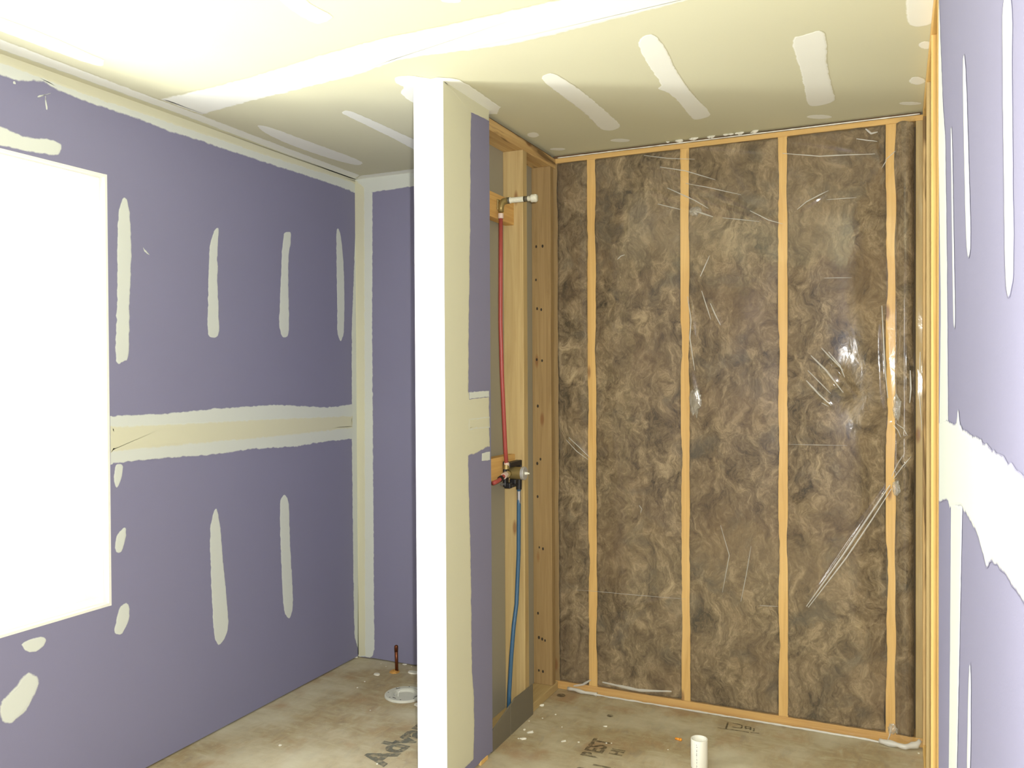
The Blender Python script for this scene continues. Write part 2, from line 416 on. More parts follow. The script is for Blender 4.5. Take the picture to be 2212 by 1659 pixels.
# window in the left wall
win = bpy.data.objects.new('window_1', None); COL.objects.link(win); win.location = (XL, (WY0 + WY1) / 2, WZ0); tag(win, kind='structure')
def wpart(name, bm, mat):
    o = link(name, bm, mat); o.parent = win; o.matrix_parent_inverse = Matrix.Translation(-Vector(win.location)); return o
j = bmesh.new(); xj = XL - .135
bx(j, xj, XL + .0006, WY1 - .010, WY1 - .0004, WZ0, WZ1); bx(j, xj, XL + .0006, WY0 + .0004, WY0 + .010, WZ0, WZ1)
bx(j, xj, XL + .0006, WY0 + .010, WY1 - .010, WZ1 - .010, WZ1 - .0004)
wpart('jamb', j, M['white_edge'])
j = bmesh.new(); bx(j, xj, XL + .0006, WY0 + .010, WY1 - .010, WZ0 + .0004, WZ0 + .010); wpart('window_sill', j, M['white_edge'])
fr = bmesh.new(); fx0, fx1, t = XL - .088, XL - .028, .035
bx(fr, fx0, fx1, WY0, WY0 + t, WZ0, WZ1); bx(fr, fx0, fx1, WY1 - t, WY1, WZ0, WZ1); bx(fr, fx0, fx1, WY0 + t, WY1 - t, WZ0, WZ0 + t); bx(fr, fx0, fx1, WY0 + t, WY1 - t, WZ1 - .08, WZ1)  # head rail deepened to keep ground light off the ceiling beside the wall
wpart('window_frame', fr, M['vinyl'])
zm = 1.40
for nm, za, zb, xa, xb in (('upper_sash', zm - .02, WZ1 - .08, fx0, fx0 + .025), ('lower_sash', WZ0 + t, zm + .02, fx0 + .028, fx0 + .055)):
    q = bmesh.new(); s_ = .042
    bx(q, xa, xb, WY0 + t, WY0 + t + s_, za, zb); bx(q, xa, xb, WY1 - t - s_, WY1 - t, za, zb); bx(q, xa, xb, WY0 + t + s_, WY1 - t - s_, za, za + s_); bx(q, xa, xb, WY0 + t + s_, WY1 - t - s_, zb - s_, zb)
    so = wpart(nm, q, M['vinyl'])
    g = bmesh.new(); bx(g, (xa + xb) / 2 - .002, (xa + xb) / 2 + .002, WY0 + t + s_, WY1 - t - s_, za + s_, zb - s_)
    link('glass_pane', g, M['glass'], so)

# ------------------------------------------------------------------ joint compound on the walls and ceiling
jc = 'joint_compound'
def LW(px, mat='mud', **k): return patch(k.pop('name', jc), 'X', XL, 1, px, M[mat], wall_left, **k)
def CE(px, mat='mud_ceil', **k): return patch(k.pop('name', jc), 'Z', CH, -1, px, M[mat], ceiling, **k)
def RW(px, mat='mud', **k): return patch(k.pop('name', jc), 'X', XR, -1, px, M[mat], wall_right, **k)
def BW(px, mat='mud', **k): return patch(k.pop('name', jc), 'Y', YB, -1, px, M[mat], wall_back, **k)
def PR(px, mat='mud_cp', **k): return patch(k.pop('name', jc), 'X', XP2, 1, px, M[mat], wall_part, **k)
# fastener strips on the left wall
LW([(265,423),(279,434),(285,541),(280,653),(279,778),(266,781),(256,790),(247,776),(252,653),(252,537),(254,454)])
LW([(466,490),(474,492),(470,534),(470,617),(474,718),(470,730),(453,730),(447,718),(449,617),(451,534),(459,505)], feather=.005)
LW([(616,500),(629,500),(628,527),(623,555),(623,617),(625,715),(621,729),(609,730),(602,707),(604,653),(607,563),(611,508)], feather=.005)
LW([(726,492),(734,495),(741,545),(744,617),(744,718),(736,742),(728,722),(728,653),(726,545)], feather=.004)
LW([(469,1094),(477,1145),(485,1247),(497,1360),(472,1400),(461,1373),(455,1255),(452,1150),(459,1107)], feather=.005)
LW([(613,1065),(625,1080),(626,1171),(635,1306),(625,1343),(611,1318),(607,1221),(604,1129),(604,1082)], feather=.005)
LW([(246,1003),(266,1000),(266,1023),(254,1058),(245,1046)]); LW([(271,1135),(273,1158),(265,1192),(253,1197),(246,1183),(251,1154)])
LW([(272,1300),(281,1308),(278,1343),(263,1375),(244,1367),(251,1335),(257,1310)])
LW([(42,1390),(70,1378),(95,1374),(101,1383),(91,1402),(70,1410),(51,1405)])
LW([(63,1449),(89,1464),(76,1504),(55,1539),(21,1567),(0,1560),(-4,1535),(0,1515),(4,1512),(25,1491),(46,1461)], feather=.012)
LW([(-60,262),(0,270),(24,281),(53,295),(81,298),(110,299),(132,309),(134,325),(122,340),(73,331),(33,323),(-60,304)], feather=.010)
# small scuffs
LW([(96,206),(99,207),(103,235),(100,238),(97,225)], feather=.002); LW([(80,208),(110,200),(109,203),(81,211)], feather=.0015)
LW([(27,175),(34,176),(33,183),(26,181)], feather=.0015); LW([(308,533),(313,540),(326,553),(312,545)], feather=.0015)
# ceiling-to-wall band and the corner bands
LW([(-80,99),(0,119),(225,198),(400,259),(774,389),(764,416),(671,384),(570,352),(447,311),(366,285),(285,254),(216,232),(155,210),(114,192),(94,179),(73,176),(41,179),(0,163),(-80,142)], feather=.012, lift=.0005)
LW([(761,412),(774,389),(774,1417),(768,1408),(765,1378),(763,1300),(759,948),(759,700),(761,480)], feather=.008, lift=.0008)
LW([(767,395),(775,389),(775,1417),(770,1412),(768,900)], 'mud_c', feather=.004, lift=.0016)
LW([(-80,102),(0,119),(225,198),(400,259),(774,389),(768,398),(570,336),(366,267),(155,196),(0,138),(-80,116)], 'mud_c', feather=.010, lift=.0014)
BW([(776,390),(984,366),(984,392),(896,403),(805,416),(800,430),(776,430)], feather=.008, lift=.0005)
BW([(776,400),(806,415),(805,700),(807,1000),(809,1300),(810,1402),(806,1417),(800,1421),(776,1418)], feather=.008, lift=.0008)
BW([(776,392),(788,405),(789,900),(790,1416),(776,1417)], 'mud_c', feather=.005, lift=.0016)
# the taped seam at four feet
LW([(229,899),(274,895),(357,892),(473,881),(600,873),(708,879),(762,872),(762,948),(690,957),(636,966),(545,971),(437,986),(357,991),(267,999),(229,1005)], feather=.009, jag=.003, lift=.0007)
LW([(229,921),(401,913),(582,904),(762,897),(762,926),(582,946),(401,962),(229,979)], 'mud_c', name='paper_tape', feather=.014, lift=.0017)
# ceiling
CE([(-60,16),(0,37),(41,51),(142,92),(212,124),(228,130),(223,146),(175,132),(81,98),(0,67),(-60,44)], feather=.008)
CE([(-80,58),(0,83),(342,214),(435,248),(610,315),(778,378),(774,388),(400,258),(225,197),(0,118),(-80,98)], feather=.012, lift=.0005)
CE([(-80,82),(0,104),(400,249),(770,383),(774,388),(400,258),(225,197),(0,118),(-80,98)], 'mud_c', feather=.006, lift=.0015)
CE([(778,379),(896,364),(984,353),(984,366),(774,389)], feather=.006, lift=.0006)
CE([(342,213),(460,187),(560,160),(690,119),(820,83),(900,66),(1000,45),(1100,22),(1220,-5),(1330,-32),(1650,-36),(1500,-2),(1290,52),(1200,75),(1100,97),(1010,110),(940,118),(860,130),(780,160),(700,180),(560,214),(435,248)], feather=.018, jag=.004, lift=.0008)
CE([(551,268),(582,273),(651,299),(791,350),(773,358),(724,346),(631,315),(570,287)], feather=.005)
CE([(736,244),(744,236),(773,244),(900,303),(950,326),(945,346),(900,327),(854,301),(761,256)], feather=.006)
CE([(565,-60),(618,-60),(661,0),(683,15),(723,34),(711,46),(683,54),(646,34),(600,0)], feather=.010)
CE([(905,-60),(960,-60),(1000,0),(990,6),(968,6),(950,2)], feather=.008)
CE([(852,165),(887,162),(910,166),(935,170),(940,182),(910,184),(900,228),(863,202),(873,187),(863,184),(853,178)], feather=.006)
CE([(905,168),(922,171),(946,166),(958,167),(975,168),(993,172),(1002,178),(1014,183),(1082,231),(1074,246),(1050,246),(950,184),(915,182)], feather=.006, lift=.0009)
CE([(1166,165),(1192,155),(1226,174),(1268,204),(1303,234),(1347,273),(1321,283),(1296,280),(1268,248),(1226,216),(1176,179)], feather=.006)
CE([(1379,86),(1392,75),(1414,72),(1430,93),(1443,111),(1455,142),(1494,202),(1543,248),(1508,259),(1494,257),(1466,220),(1443,199),(1418,192),(1430,183),(1413,160),(1388,121),(1379,100)], feather=.006)
CE([(1712,79),(1730,77),(1778,61),(1788,93),(1786,128),(1797,188),(1809,218),(1772,229),(1744,229),(1737,195),(1726,142),(1711,103)], feather=.007)
def blob(cx, cy, rx, ry, n=14): return [(cx + rx * math.cos(2 * math.pi * k / n), cy + ry * math.sin(2 * math.pi * k / n)) for k in range(n)]
for b_ in ((1152,291,14,6), (1340,303,23,4), (1770,252,29,5), (1205,322,18,3), (2000,97,17,9), (1981,174,19,9), (1966,223,26,4)):
    CE(blob(*b_), feather=.007)
CE([(1955,-40),(2040,-40),(2022,0),(2019,46),(2007,55),(1971,59),(1956,46)], feather=.008)
# right wall
cl = lambda p: Vector((p.x, min(p.y, YRE), max(.01, min(CH, p.z))))
RW([(2019,38),(2030,15),(2034,127),(2038,230),(2043,295),(2047,590),(2048,760),(2049,912),(2030,931),(2033,700),(2033,633),(2027,337),(2019,127)], feather=.012, lift=.0004, clip=cl)
RW([(2045,905),(2062,915),(2068,913),(2071,884),(2075,913),(2080,926),(2129,957),(2169,989),(2212,1024),(2330,1115),(2330,1480),(2212,1302),(2192,1267),(2169,1238),(2146,1212),(2139,1215),(2133,1229),(2120,1180),(2108,1145),(2077,1093),(2053,1099),(2048,1079),(2030,1085),(2030,912)], feather=.006, lift=.0006, clip=cl)
RW([(2055,262),(2058,287),(2061,480),(2065,696),(2063,712),(2061,696),(2058,480)], feather=.006)
RW([(2083,105),(2088,148),(2095,380),(2099,527),(2094,568),(2089,527),(2084,295),(2082,169)], feather=.006)
RW([(2169,-10),(2189,-10),(2188,169),(2192,506),(2191,612),(2180,648),(2174,608),(2168,127)], feather=.006)
RW([(2056,1085),(2080,1090),(2074,1400),(2068,1672),(2051,1672),(2054,1400)], feather=.006, lift=.0005)
RW([(2097,1420),(2099,1481),(2098,1675),(2090,1675),(2094,1481)], feather=.006)
# partition, shower side
PR([(960,181),(1056,241),(1056,262),(1030,249),(1014,243)], feather=.004, jag=.001, lift=.0008)
PR([(959,183),(1018,219),(1018,247),(1017,300),(1016,500),(1013,700),(1012,846),(1056,843),(1058,965),(1046,970),(1030,980),(1012,986),(1013,1050),(1017,1200),(1020,1450),(1024,1500),(1025,1560),(1023,1640),(1000,1665),(969,1700),(962,900)], feather=.010, jag=.002, lift=.0005)
PR([(1012,846),(1056,843),(1056,858),(1013,862)], 'mud', feather=.006, lift=.0017)
PR([(1040,979),(1058,975),(1058,994),(1040,996)], 'mud', feather=.002, lift=.0009)
PR([(1012,905),(1057,900),(1057,923),(1012,929)], 'mud_c', name='paper_tape', feather=.010, lift=.0017)

# ================================================================== framing
FG = 'bare framing lumber around the shower bay'
back_studs = [(-1.440, -1.4025, 'wood_old', 'brown stud in the left corner of the back wall under the film'),
              (-1.2625, -1.2215, 'wood', 'yellow stud behind the film, first one right of the narrow dark batt'),
              (-.8415, -.8025, 'wood', 'yellow stud behind the film, with the pale gathered film puff beside it'),
              (-.4405, -.4025, 'wood', 'yellow stud behind the film, just left of the bright flash glare'),
              (-.0390, -.0010, 'wood', 'yellow stud behind the film where the long film crease starts'),
              (.0660, .1040, 'wood_pale', 'pale corner stud at the right end of the back wall')]
for a, b, mt, lab in back_studs:
    board('wall_stud', M[mt], 'Z', a, b, YS, YS + .089, .0365, 2.404, lab, 'stud', FG)
board('bottom_plate', M['wood_orange'], 'X', XS - .02, .125, YS, YS + .089, .001, .0365, 'orange bottom plate lying on the floor under the film-covered studs', 'plate', FG)
board('top_plate', M['wood'], 'X', XS - .02, .125, YS, YS + .089, 2.404, 2.4255, 'yellow top plate along the back wall over the film-covered studs', 'plate', FG)
board('top_plate', M['wood_shadow'], 'X', XS - .02, .085, YS + .012, YS + .089, 2.426, 2.4395, 'upper plate coloured dark brown as shadow, recessed in the gap above the back wall', 'plate', FG)
# partition framing seen from the shower side
board('wall_stud', M['wood_pale'], 'Z', XP1 + DW, XS, 3.180, 3.222, .0385, 2.376, 'pale partition stud behind the red and blue pipes', 'stud', FG)
es = board('wall_stud', M['wood_old'], 'Z', XP1 + DW, XS, 3.482, 3.520, .0385, 2.376, 'brown nail-pocked stud in the corner between partition and back wall', 'stud', FG)
board('bottom_plate', M['wood_pale'], 'Y', XP1 + DW, XS, 2.502, 3.550, .001, .0385, 'pale bottom plate of the partition, ending in the back corner', 'plate', FG)
board('top_plate', M['wood_stain'], 'Y', XP1 + DW, XS, 2.502, 3.550, 2.376, 2.421, 'dark stained top plate of the partition under the ceiling', 'plate', FG)
board('top_plate', M['wood_shadow'], 'Y', XP1 + DW, XS - .022, 2.502, 3.550, 2.421, 2.439, 'upper plate coloured dark as shadow, recessed in the gap between partition and ceiling', 'plate', FG)
board('blocking', M['wood_orange'], 'Y', XP1 + .022, -1.450, 2.56, 3.180, 2.066, 2.166, 'orange blocking board behind the shower arm', 'board', FG)
board('blocking', M['wood_orange'], 'Y', XP1 + .022, -1.450, 2.56, 3.180, 1.022, 1.111, 'orange blocking board behind the shower valve', 'board', FG)
# nail holes in the corner stud
for zz, xx in ((2.02,-1.478),(2.02,-1.447),(1.87,-1.48),(1.74,-1.475),(1.735,-1.455),(1.51,-1.478),(1.505,-1.452),(1.30,-1.474),(1.04,-1.478),(1.06,-1.462),(.89,-1.477),(.66,-1.47),(.655,-1.452),(.36,-1.478),(.25,-1.474),(.245,-1.458),(.24,-1.444),(.10,-1.475),(.098,-1.455)):
    q = bmesh.new(); bmesh.ops.create_circle(q, cap_ends=True, radius=.0035 + R.random() * .0018, segments=9)
    bmesh.ops.scale(q, vec=(1, 1.5, 1), verts=q.verts); bmesh.ops.rotate(q, cent=(0, 0, 0), matrix=Matrix.Rotation(math.pi / 2, 3, 'X'), verts=q.verts)
    mid = (XP1 + DW + XS) / 2
    link('nail_hole', q, M['nail'], es, (xx - mid, -.0194, zz - .0385))
# right-hand framing seen edge on past the end of the drywall
for yy, mt, lab in ((3.490, 'wood_stain', 'dark stained stud in the right back corner, beside the plastic film'), (3.085, 'wood_pale', 'pale right-wall stud second from the back corner'),
                    (2.660, 'wood', 'yellow right-wall stud midway along the bare framing'), (2.245, 'wood', 'yellow right-wall stud nearest the purple drywall')):
    board('wall_stud', M[mt], 'Z', XRS, XRS + .089, yy, yy + .038, .0385, 2.40, lab, 'stud', FG)
board('bottom_plate', M['wood'], 'Y', XRS, XRS + .089, 1.2, 3.53, .001, .0385, 'yellow bottom plate of the right wall framing', 'plate', FG)
board('top_plate', M['wood'], 'Y', XRS, XRS + .089, 1.2, 3.53, 2.40, 2.438, 'yellow top plate of the right wall framing', 'plate', FG)

# grey backer strips standing along the foot of the partition
def slab(name, pts, y_or_x, th, mat, label, cat, group=None):
    bm = bmesh.new(); A = [bm.verts.new((XS + .001, y, z)) for y, z in pts]; B = [bm.verts.new((XS + .001 + th, y, z)) for y, z in pts]
    bm.faces.new(A); bm.faces.new(B[::-1]); n = len(pts)
    for k in range(n): bm.faces.new((A[k], B[k], B[(k + 1) % n], A[(k + 1) % n]))
    bmesh.ops.recalc_face_normals(bm, faces=bm.faces[:])
    return tag(link(name, bm, mat), label, cat, group)
slab('backer_strip', [(2.843, .001), (3.0155, .001), (3.0155, .121), (2.884, .089), (2.843, .080)], 0, .006, M['grey_board'], 'grey backer strip at the foot of the partition, next to the purple drywall', 'board', 'grey backer strips')
slab('backer_strip', [(3.0195, .001), (3.245, .001), (3.243, .128), (3.11, .131), (3.065, .134), (3.0195, .121)], 0, .006, M['grey_board'], 'grey backer strip at the foot of the partition, under the blue pipe', 'board', 'grey backer strips')

# ================================================================== insulation batts
bays = [(-1.4025, -1.2625, .010, 'narrow dark insulation batt in the left corner of the back wall'),
        (-1.2215, -.8415, .006, 'wide brown insulation batt, leftmost of the three wide bays'),
        (-.8025, -.4405, .006, 'wide brown insulation batt in the middle bay of the back wall'),
        (-.4025, -.0390, .006, 'wide brown insulation batt behind the bright flash glare'),
        (-.0010, .0660, .030, 'narrow bulging insulation batt squeezed into the right corner')]
def film_bulge(a, bul): return bul * 1.25 if bul > .02 else .015 if -.41 < a < -.40 else .0045
for bi, (a, b, bul, lab) in enumerate(bays):
    z0, z1 = .045, (2.398 if bi < 4 else 2.401)
    nx, nz = max(12, int((b - a) / .009)), 260
    bm = bmesh.new(); grid = []
    for k in range(nz + 1):
        z = z0 + (z1 - z0) * k / nz
        el = a - .001 - .007 * max(-.7, noise.noise(Vector((bi * 7.1, 0, z * 5.5)))) - .002 * noise.noise(Vector((bi, 3, z * 30)))
        er = b + .001 + .013 * max(-.5, noise.noise(Vector((bi * 7.1 + 3, 5, z * 4.2)))) + .003 * noise.noise(Vector((bi, 9, z * 26)))
        if bi == 4: el = a - .004 + .006 * noise.noise(Vector((2, 2, z * 6))); er = .060 + .005 * noise.noise(Vector((5, 1, z * 4)))
        row = []
        for i_ in range(nx + 1):
            u = i_ / nx; x = el + (er - el) * u; s = math.sin(math.pi * u)
            q = min(1.0, s * 3.2)
            y = YS - .0015 - bul * (s ** .6) * (.75 + .5 * noise.noise(Vector((x * 5, bi, z * 4)))) - .004 * q * noise.noise(Vector((x * 30, bi * 3, z * 22))) - .002 * q * noise.noise(Vector((x * 90, bi * 3, z * 60)))
            uu = min(1, max(0, (x - a) / (b - a))); ef = max(0.0, min(1.0, min(z - .004, 2.428 - z) / .034)); y = max(y, YS - .005 - ef * (.0018 + film_bulge(a, bul) * max(0.0, math.sin(math.pi * uu))))
            row.append(bm.verts.new((x, y, z + (.006 * noise.noise(Vector((x * 25, 1, bi))) if k in (0, nz) else 0))))
        row.append(bm.verts.new((min(er, b - .002), YS + .085, z))); row.insert(0, bm.verts.new((max(el, a + .002), YS + .085, z)))
        grid.append(row)
    for q, s in zip(grid, grid[1:]):
        for i_ in range(len(q)): bm.faces.new((q[i_], q[(i_ + 1) % len(q)], s[(i_ + 1) % len(q)], s[i_]))
    bm.faces.new(grid[0][::-1]); bm.faces.new(grid[-1])
    tag(link('insulation_batt', bm, M['insul'], smooth=True), lab, 'insulation', 'insulation batts between the back wall studs')

# ================================================================== plastic film over the back wall
FX0, FX1, FZ0, FZ1 = XS + .002, XRS - .001, .004, 2.428
NX, NZ = 330, 470
segs = []
def crease_px(x0, y0, x1, y1, amp, wd):
    p, q = at('Y', YS - .02, x0, y0), at('Y', YS - .02, x1, y1); segs.append((p.x, p.z, q.x, q.z, amp, wd))
for c_ in ((1925,1040,1740,1312,.007,.007), (1918,1060,1800,1240,.005,.006), (1420,352,1690,485,.005,.008), (1480,420,1690,480,.005,.006), (1470,440,1590,470,.004,.006), (1400,410,1480,440,.004,.008),
           (1725,455,1790,415,.004,.006), (1925,1040,1975,985,.005,.005), (1925,1040,1955,975,.004,.004), (1925,915,1950,945,.004,.004), (1925,915,1965,950,.003,.004), (1500,730,1490,640,.004,.006), (1490,800,1510,900,.006,.012),
           (1530,650,1556,705,.004,.006), (1230,945,1275,990,.004,.005), (1880,280,1905,360,.004,.008), (1300,1320,1470,1290,.004,.01), (1340,300,1700,330,.003,.01), (1760,790,1830,860,.006,.008), (1785,770,1850,850,.006,.008),
           (1740,830,1800,880,.005,.007), (1905,700,1915,900,.005,.01), (1940,330,1905,400,.004,.007), (1700,300,1890,330,.003,.01)):
    crease_px(*c_)
import numpy as np
gx = np.linspace(FX0, FX1, NX); gz = np.linspace(FZ0, FZ1, NZ)
GX, GZ = np.meshgrid(gx, gz)
Y = np.full_like(GX, YS - .0095)
for a, b, bul, _ in bays:
    u = np.clip((GX - a) / (b - a), 0, 1); s = np.sin(np.pi * u)
    Y -= film_bulge(a, bul) * np.where((GX > a) & (GX < b), s, 0)
ends = np.clip(np.minimum(GZ - FZ0, FZ1 - GZ) / .034, 0, 1)
Y = (YS - .005) + (Y - (YS - .005)) * ends
for x0, z0, x1, z1, amp, wd in segs:
    dx, dz = x1 - x0, z1 - z0; L2 = dx * dx + dz * dz
    t_ = np.clip(((GX - x0) * dx + (GZ - z0) * dz) / L2, 0, 1)
    d2 = (GX - x0 - t_ * dx) ** 2 + (GZ - z0 - t_ * dz) ** 2
    Y -= amp * np.exp(-d2 / (wd * wd)) * np.sin(np.pi * np.clip(t_ * .9 + .08, 0, 1))
# the pillow of film where the flash glares back: its crest turned towards the lens
pg = at('Y', YS - .02, 1806, 822)
Y -= .0046 * np.exp(-(((GX - pg.x) / .037) ** 2 + ((GZ - pg.z) / .085) ** 2))
rs = np.random.RandomState(4)
for _ in range(70):                                   # soft random slack
    kx, kz, ph = rs.normal(0, 22), rs.normal(0, 14), rs.rand() * 6.28
    Y += .00013 * np.sin(kx * GX + kz * GZ + ph)
co = np.stack([GX, Y, GZ], -1).reshape(-1, 3)
me = bpy.data.meshes.new('plastic_film')
idx = np.arange(NX * NZ).reshape(NZ, NX)
faces = np.stack([idx[:-1, :-1], idx[:-1, 1:], idx[1:, 1:], idx[1:, :-1]], -1).reshape(-1, 4)
me.from_pydata(co.tolist(), [], faces.tolist()); me.update()
film = link('plastic_film', me, M['film'], smooth=True)
tag(film, 'clear plastic film stapled over the insulated back wall, creased and glossy', 'plastic sheet')
def film_y(x, z):
    u = min(NX - 1.001, max(0, (x - FX0) / (FX1 - FX0) * (NX - 1))); w_ = min(NZ - 1.001, max(0, (z - FZ0) / (FZ1 - FZ0) * (NZ - 1)))
    i_, k_ = int(u), int(w_); return float(min(Y[k_, i_], Y[k_, i_ + 1], Y[k_ + 1, i_], Y[k_ + 1, i_ + 1]))
def fold(pxs, wid, mat='film_fold', name='fold_crease'):
    P = [at('Y', YS - .02, *q) for q in pxs]; pts = []
    for p, q in zip(P, P[1:]):
        n = max(2, int((q - p).length / .015))
        for k in range(n): pts.append(p.lerp(q, k / n))
    pts.append(P[-1])
    bm = bmesh.new(); n = len(pts); rings = []
    for k, p in enumerate(pts):
        u = k / (n - 1); wv = 1.35 * wid * (.25 + .75 * math.sin(math.pi * min(1, .12 + u * .8))) * (1 + .3 * noise.noise(Vector((k * .7, wid * 900, 0))))
        t = (pts[min(k + 1, n - 1)] - pts[max(k - 1, 0)]).normalized(); s = t.cross(Vector((0, 1, 0))).normalized()
        y = film_y(p.x, p.z) - .0016
        rings.append([bm.verts.new(Vector((p.x, y, p.z)) + s * wv * e + Vector((0, -dy * wv, 0))) for e, dy in ((-1, 0), (-.35, .8), (.35, .8), (1, 0))])
    for a, b in zip(rings, rings[1:]):
        for k in range(3): bm.faces.new((a[k], a[k + 1], b[k + 1], b[k]))
    return link(name, bm, M[mat], film, smooth=True)
for pxs, wd in (([(1923,1048),(1880,1110),(1820,1200),(1742,1310)], .0028), ([(1926,1056),(1884,1122),(1828,1205),(1746,1312)], .0022),
                ([(1425,360),(1480,368),(1545,388)], .0018), ([(1440,405),(1500,432),(1530,450)], .0020), ([(1500,455),(1540,468)], .0025), ([(1620,455),(1660,475),(1690,483)], .0016),
                ([(1722,452),(1742,436),(1790,412)], .0018), ([(1786,432),(1850,427)], .0010), ([(1780,601),(1840,600)], .0009),
                ([(1515,628),(1522,650),(1535,690)], .0018), ([(1534,655),(1545,680),(1556,702)], .0022), ([(1512,597),(1532,552)], .0018), ([(1484,640),(1492,690),(1489,730),(1500,800)], .0020),
                ([(1333,560),(1340,553),(1349,550)], .0018), ([(1228,945),(1250,965),(1274,990)], .0016), ([(1222,950),(1245,975),(1270,994)], .0013),
                ([(1926,1030),(1940,1000),(1952,980)], .0013), ([(1930,1035),(1950,1005),(1968,985)], .0015), ([(1930,918),(1940,930),(1946,944)], .0014), ([(1936,915),(1952,925),(1960,940)], .0012),
                ([(1752,768),(1785,800),(1808,830),(1822,848)], .0026), ([(1775,752),(1800,778),(1822,800)], .0020), ([(1742,822),(1770,852),(1796,876)], .0024), ([(1745,800),(1775,830),(1795,850)], .0016), ([(1790,760),(1815,790),(1825,815)], .0020), ([(1775,870),(1790,878)], .0012),
                ([(1905,660),(1908,720),(1912,800),(1918,860)], .0020), ([(1640,1309),(1680,1311)], .0009), ([(1380,1092),(1386,1100),(1383,1108)], .0014),
                ([(1480,395),(1530,405),(1600,420)], .0014), ([(1420,440),(1470,452)], .0016), ([(1560,470),(1640,478)], .0012), ([(1390,335),(1440,341),(1500,343)], .0014), ([(1690,330),(1770,338),(1890,332)], .0018), ([(1870,278),(1882,288),(1896,284)], .003), ([(1850,300),(1895,305)], .0018), ([(1600,1300),(1612,1240),(1622,1180)], .0012), ([(1556,1135),(1575,1200),(1560,1280)], .0012), ([(1966,800),(1968,840),(1965,870)], .0022), ([(1988,760),(1986,850),(1992,930)], .0016), ([(1700,960),(1830,962)], .0007), ([(1245,1275),(1480,1295)], .0007), ([(1926,1565),(1922,1590),(1918,1600)], .0022), ([(1915,345),(1905,362)], .0014), ([(1934,325),(1912,345)], .0014), ([(1238,1483),(1258,1480),(1275,1470)], .004), ([(1300,1475),(1380,1492),(1450,1495)], .005)):
    fold(pxs, wd)
# rolled lower hem on the floor and the pale hem under the ceiling
def hem(name, pts, r, mat, wob):
    P = []
    for p, q in zip(pts, pts[1:]):
        n = max(2, int((Vector(q) - Vector(p)).length / .012))
        for k in range(n): P.append(Vector(p).lerp(Vector(q), k / n))
    P.append(Vector(pts[-1])); rr = []
    for k, p in enumerate(P):
        e = noise.noise(Vector((k * .31, r * 700, 2))); p.z += wob * e * .5; p.y += wob * e; rr.append(r * (1 + .55 * noise.noise(Vector((k * .47, 5, r * 99)))))
    bm = bmesh.new(); tube(bm, P, rr, 8); return link(name, bm, mat, film, smooth=True)
M['hem'] = m_film('rolled_film_edge', .62, .3, .3)
hem('lower_hem', [(-1.34, YS - .010, .010), (-1.2, YS - .013, .0055), (-.6, YS - .012, .005), (-.12, YS - .014, .005), (.0, YS - .03, .007)], .0042, M['hem'], .002)
hem('corner_bunch', [(-.06, YS - .022, .010), (-.01, YS - .045, .014), (.03, YS - .05, .016), (.068, YS - .035, .022), (.082, YS - .025, .04)], .011, M['hem'], .006)
hem('corner_bunch', [(-1.36, YS - .008, .012), (-1.325, YS - .014, .014), (-1.29, YS - .016, .010), (-1.22, YS - .016, .007)], .008, M['hem'], .004)
hem('upper_hem', [(XS + .01, YS - .008, 2.426), (-.6, YS - .008, 2.427), (.08, YS - .008, 2.427)], .0022, M['white_edge'], .0012)
# crumbs of compound stuck along the ceiling edge belong to the ceiling
for k in range(16):
    q = bmesh.new(); bmesh.ops.create_icosphere(q, subdivisions=1, radius=.004 + R.random() * .004)
    for v in q.verts: v.co *= .7 + .6 * R.random(); v.co.x *= 2.2
    link('compound_crumb', q, M['crumb'], ceiling, (-.95 + .40 * R.random() + .012 * k * .4, YS - .014, CH - .0045))

# ================================================================== plumbing
PL = 'pex supply pipes in the partition'
def pipe(name, pts, r, mat, label, cat, group):
    t = empty(name, pts[0], label, cat, group); bm = bmesh.new(); tube(bm, [Vector(p) - Vector(pts[0]) for p in pts], r, 18); link('pipe_run', bm, mat, t, smooth=True); return t
rp = pipe('supply_pipe', [(-1.430, 3.052, 1.072), (-1.430, 3.040, 1.15), (-1.429, 3.010, 1.45), (-1.429, 3.000, 1.65), (-1.430, 3.006, 1.88), (-1.432, 3.014, 2.068)], .0085, M['red'], 'red flexible pipe rising from the shower valve to the shower arm', 'pipe', PL)
def child_lathe(name, parent, prof, c, axis, mat, seg=28):
    bm = bmesh.new(); lathe(bm, prof, seg, axis, c); return link(name, bm, mat, parent, smooth=False)
child_lathe('crimp_ring', rp, [(.0086, 0), (.0112, .001), (.0112, .020), (.0086, .021)], (-.002, -.038, .992), 'Z', M['crimp'])
child_lathe('crimp_ring', rp, [(.0086, 0), (.0108, .001), (.0108, .014), (.0086, .015)], (0, 0, .002), 'Z', M['crimp'])
bp_ = pipe('supply_pipe', [(-1.420, 3.150, .985), (-1.420, 3.148, .90), (-1.420, 3.143, .70), (-1.420, 3.120, .50), (-1.420, 3.092, .42), (-1.4225, 3.072, .30), (-1.4275, 3.060, .15), (-1.4295, 3.056, .040)], .0085, M['blue'], 'blue flexible pipe dropping from the shower valve to the floor', 'pipe', PL)
child_lathe('foil_label', bp_, [(.0087, 0), (.0093, .001), (.0093, .050), (.0087, .051)], (0, -.0005, -.075), 'Z', M['chrome'])
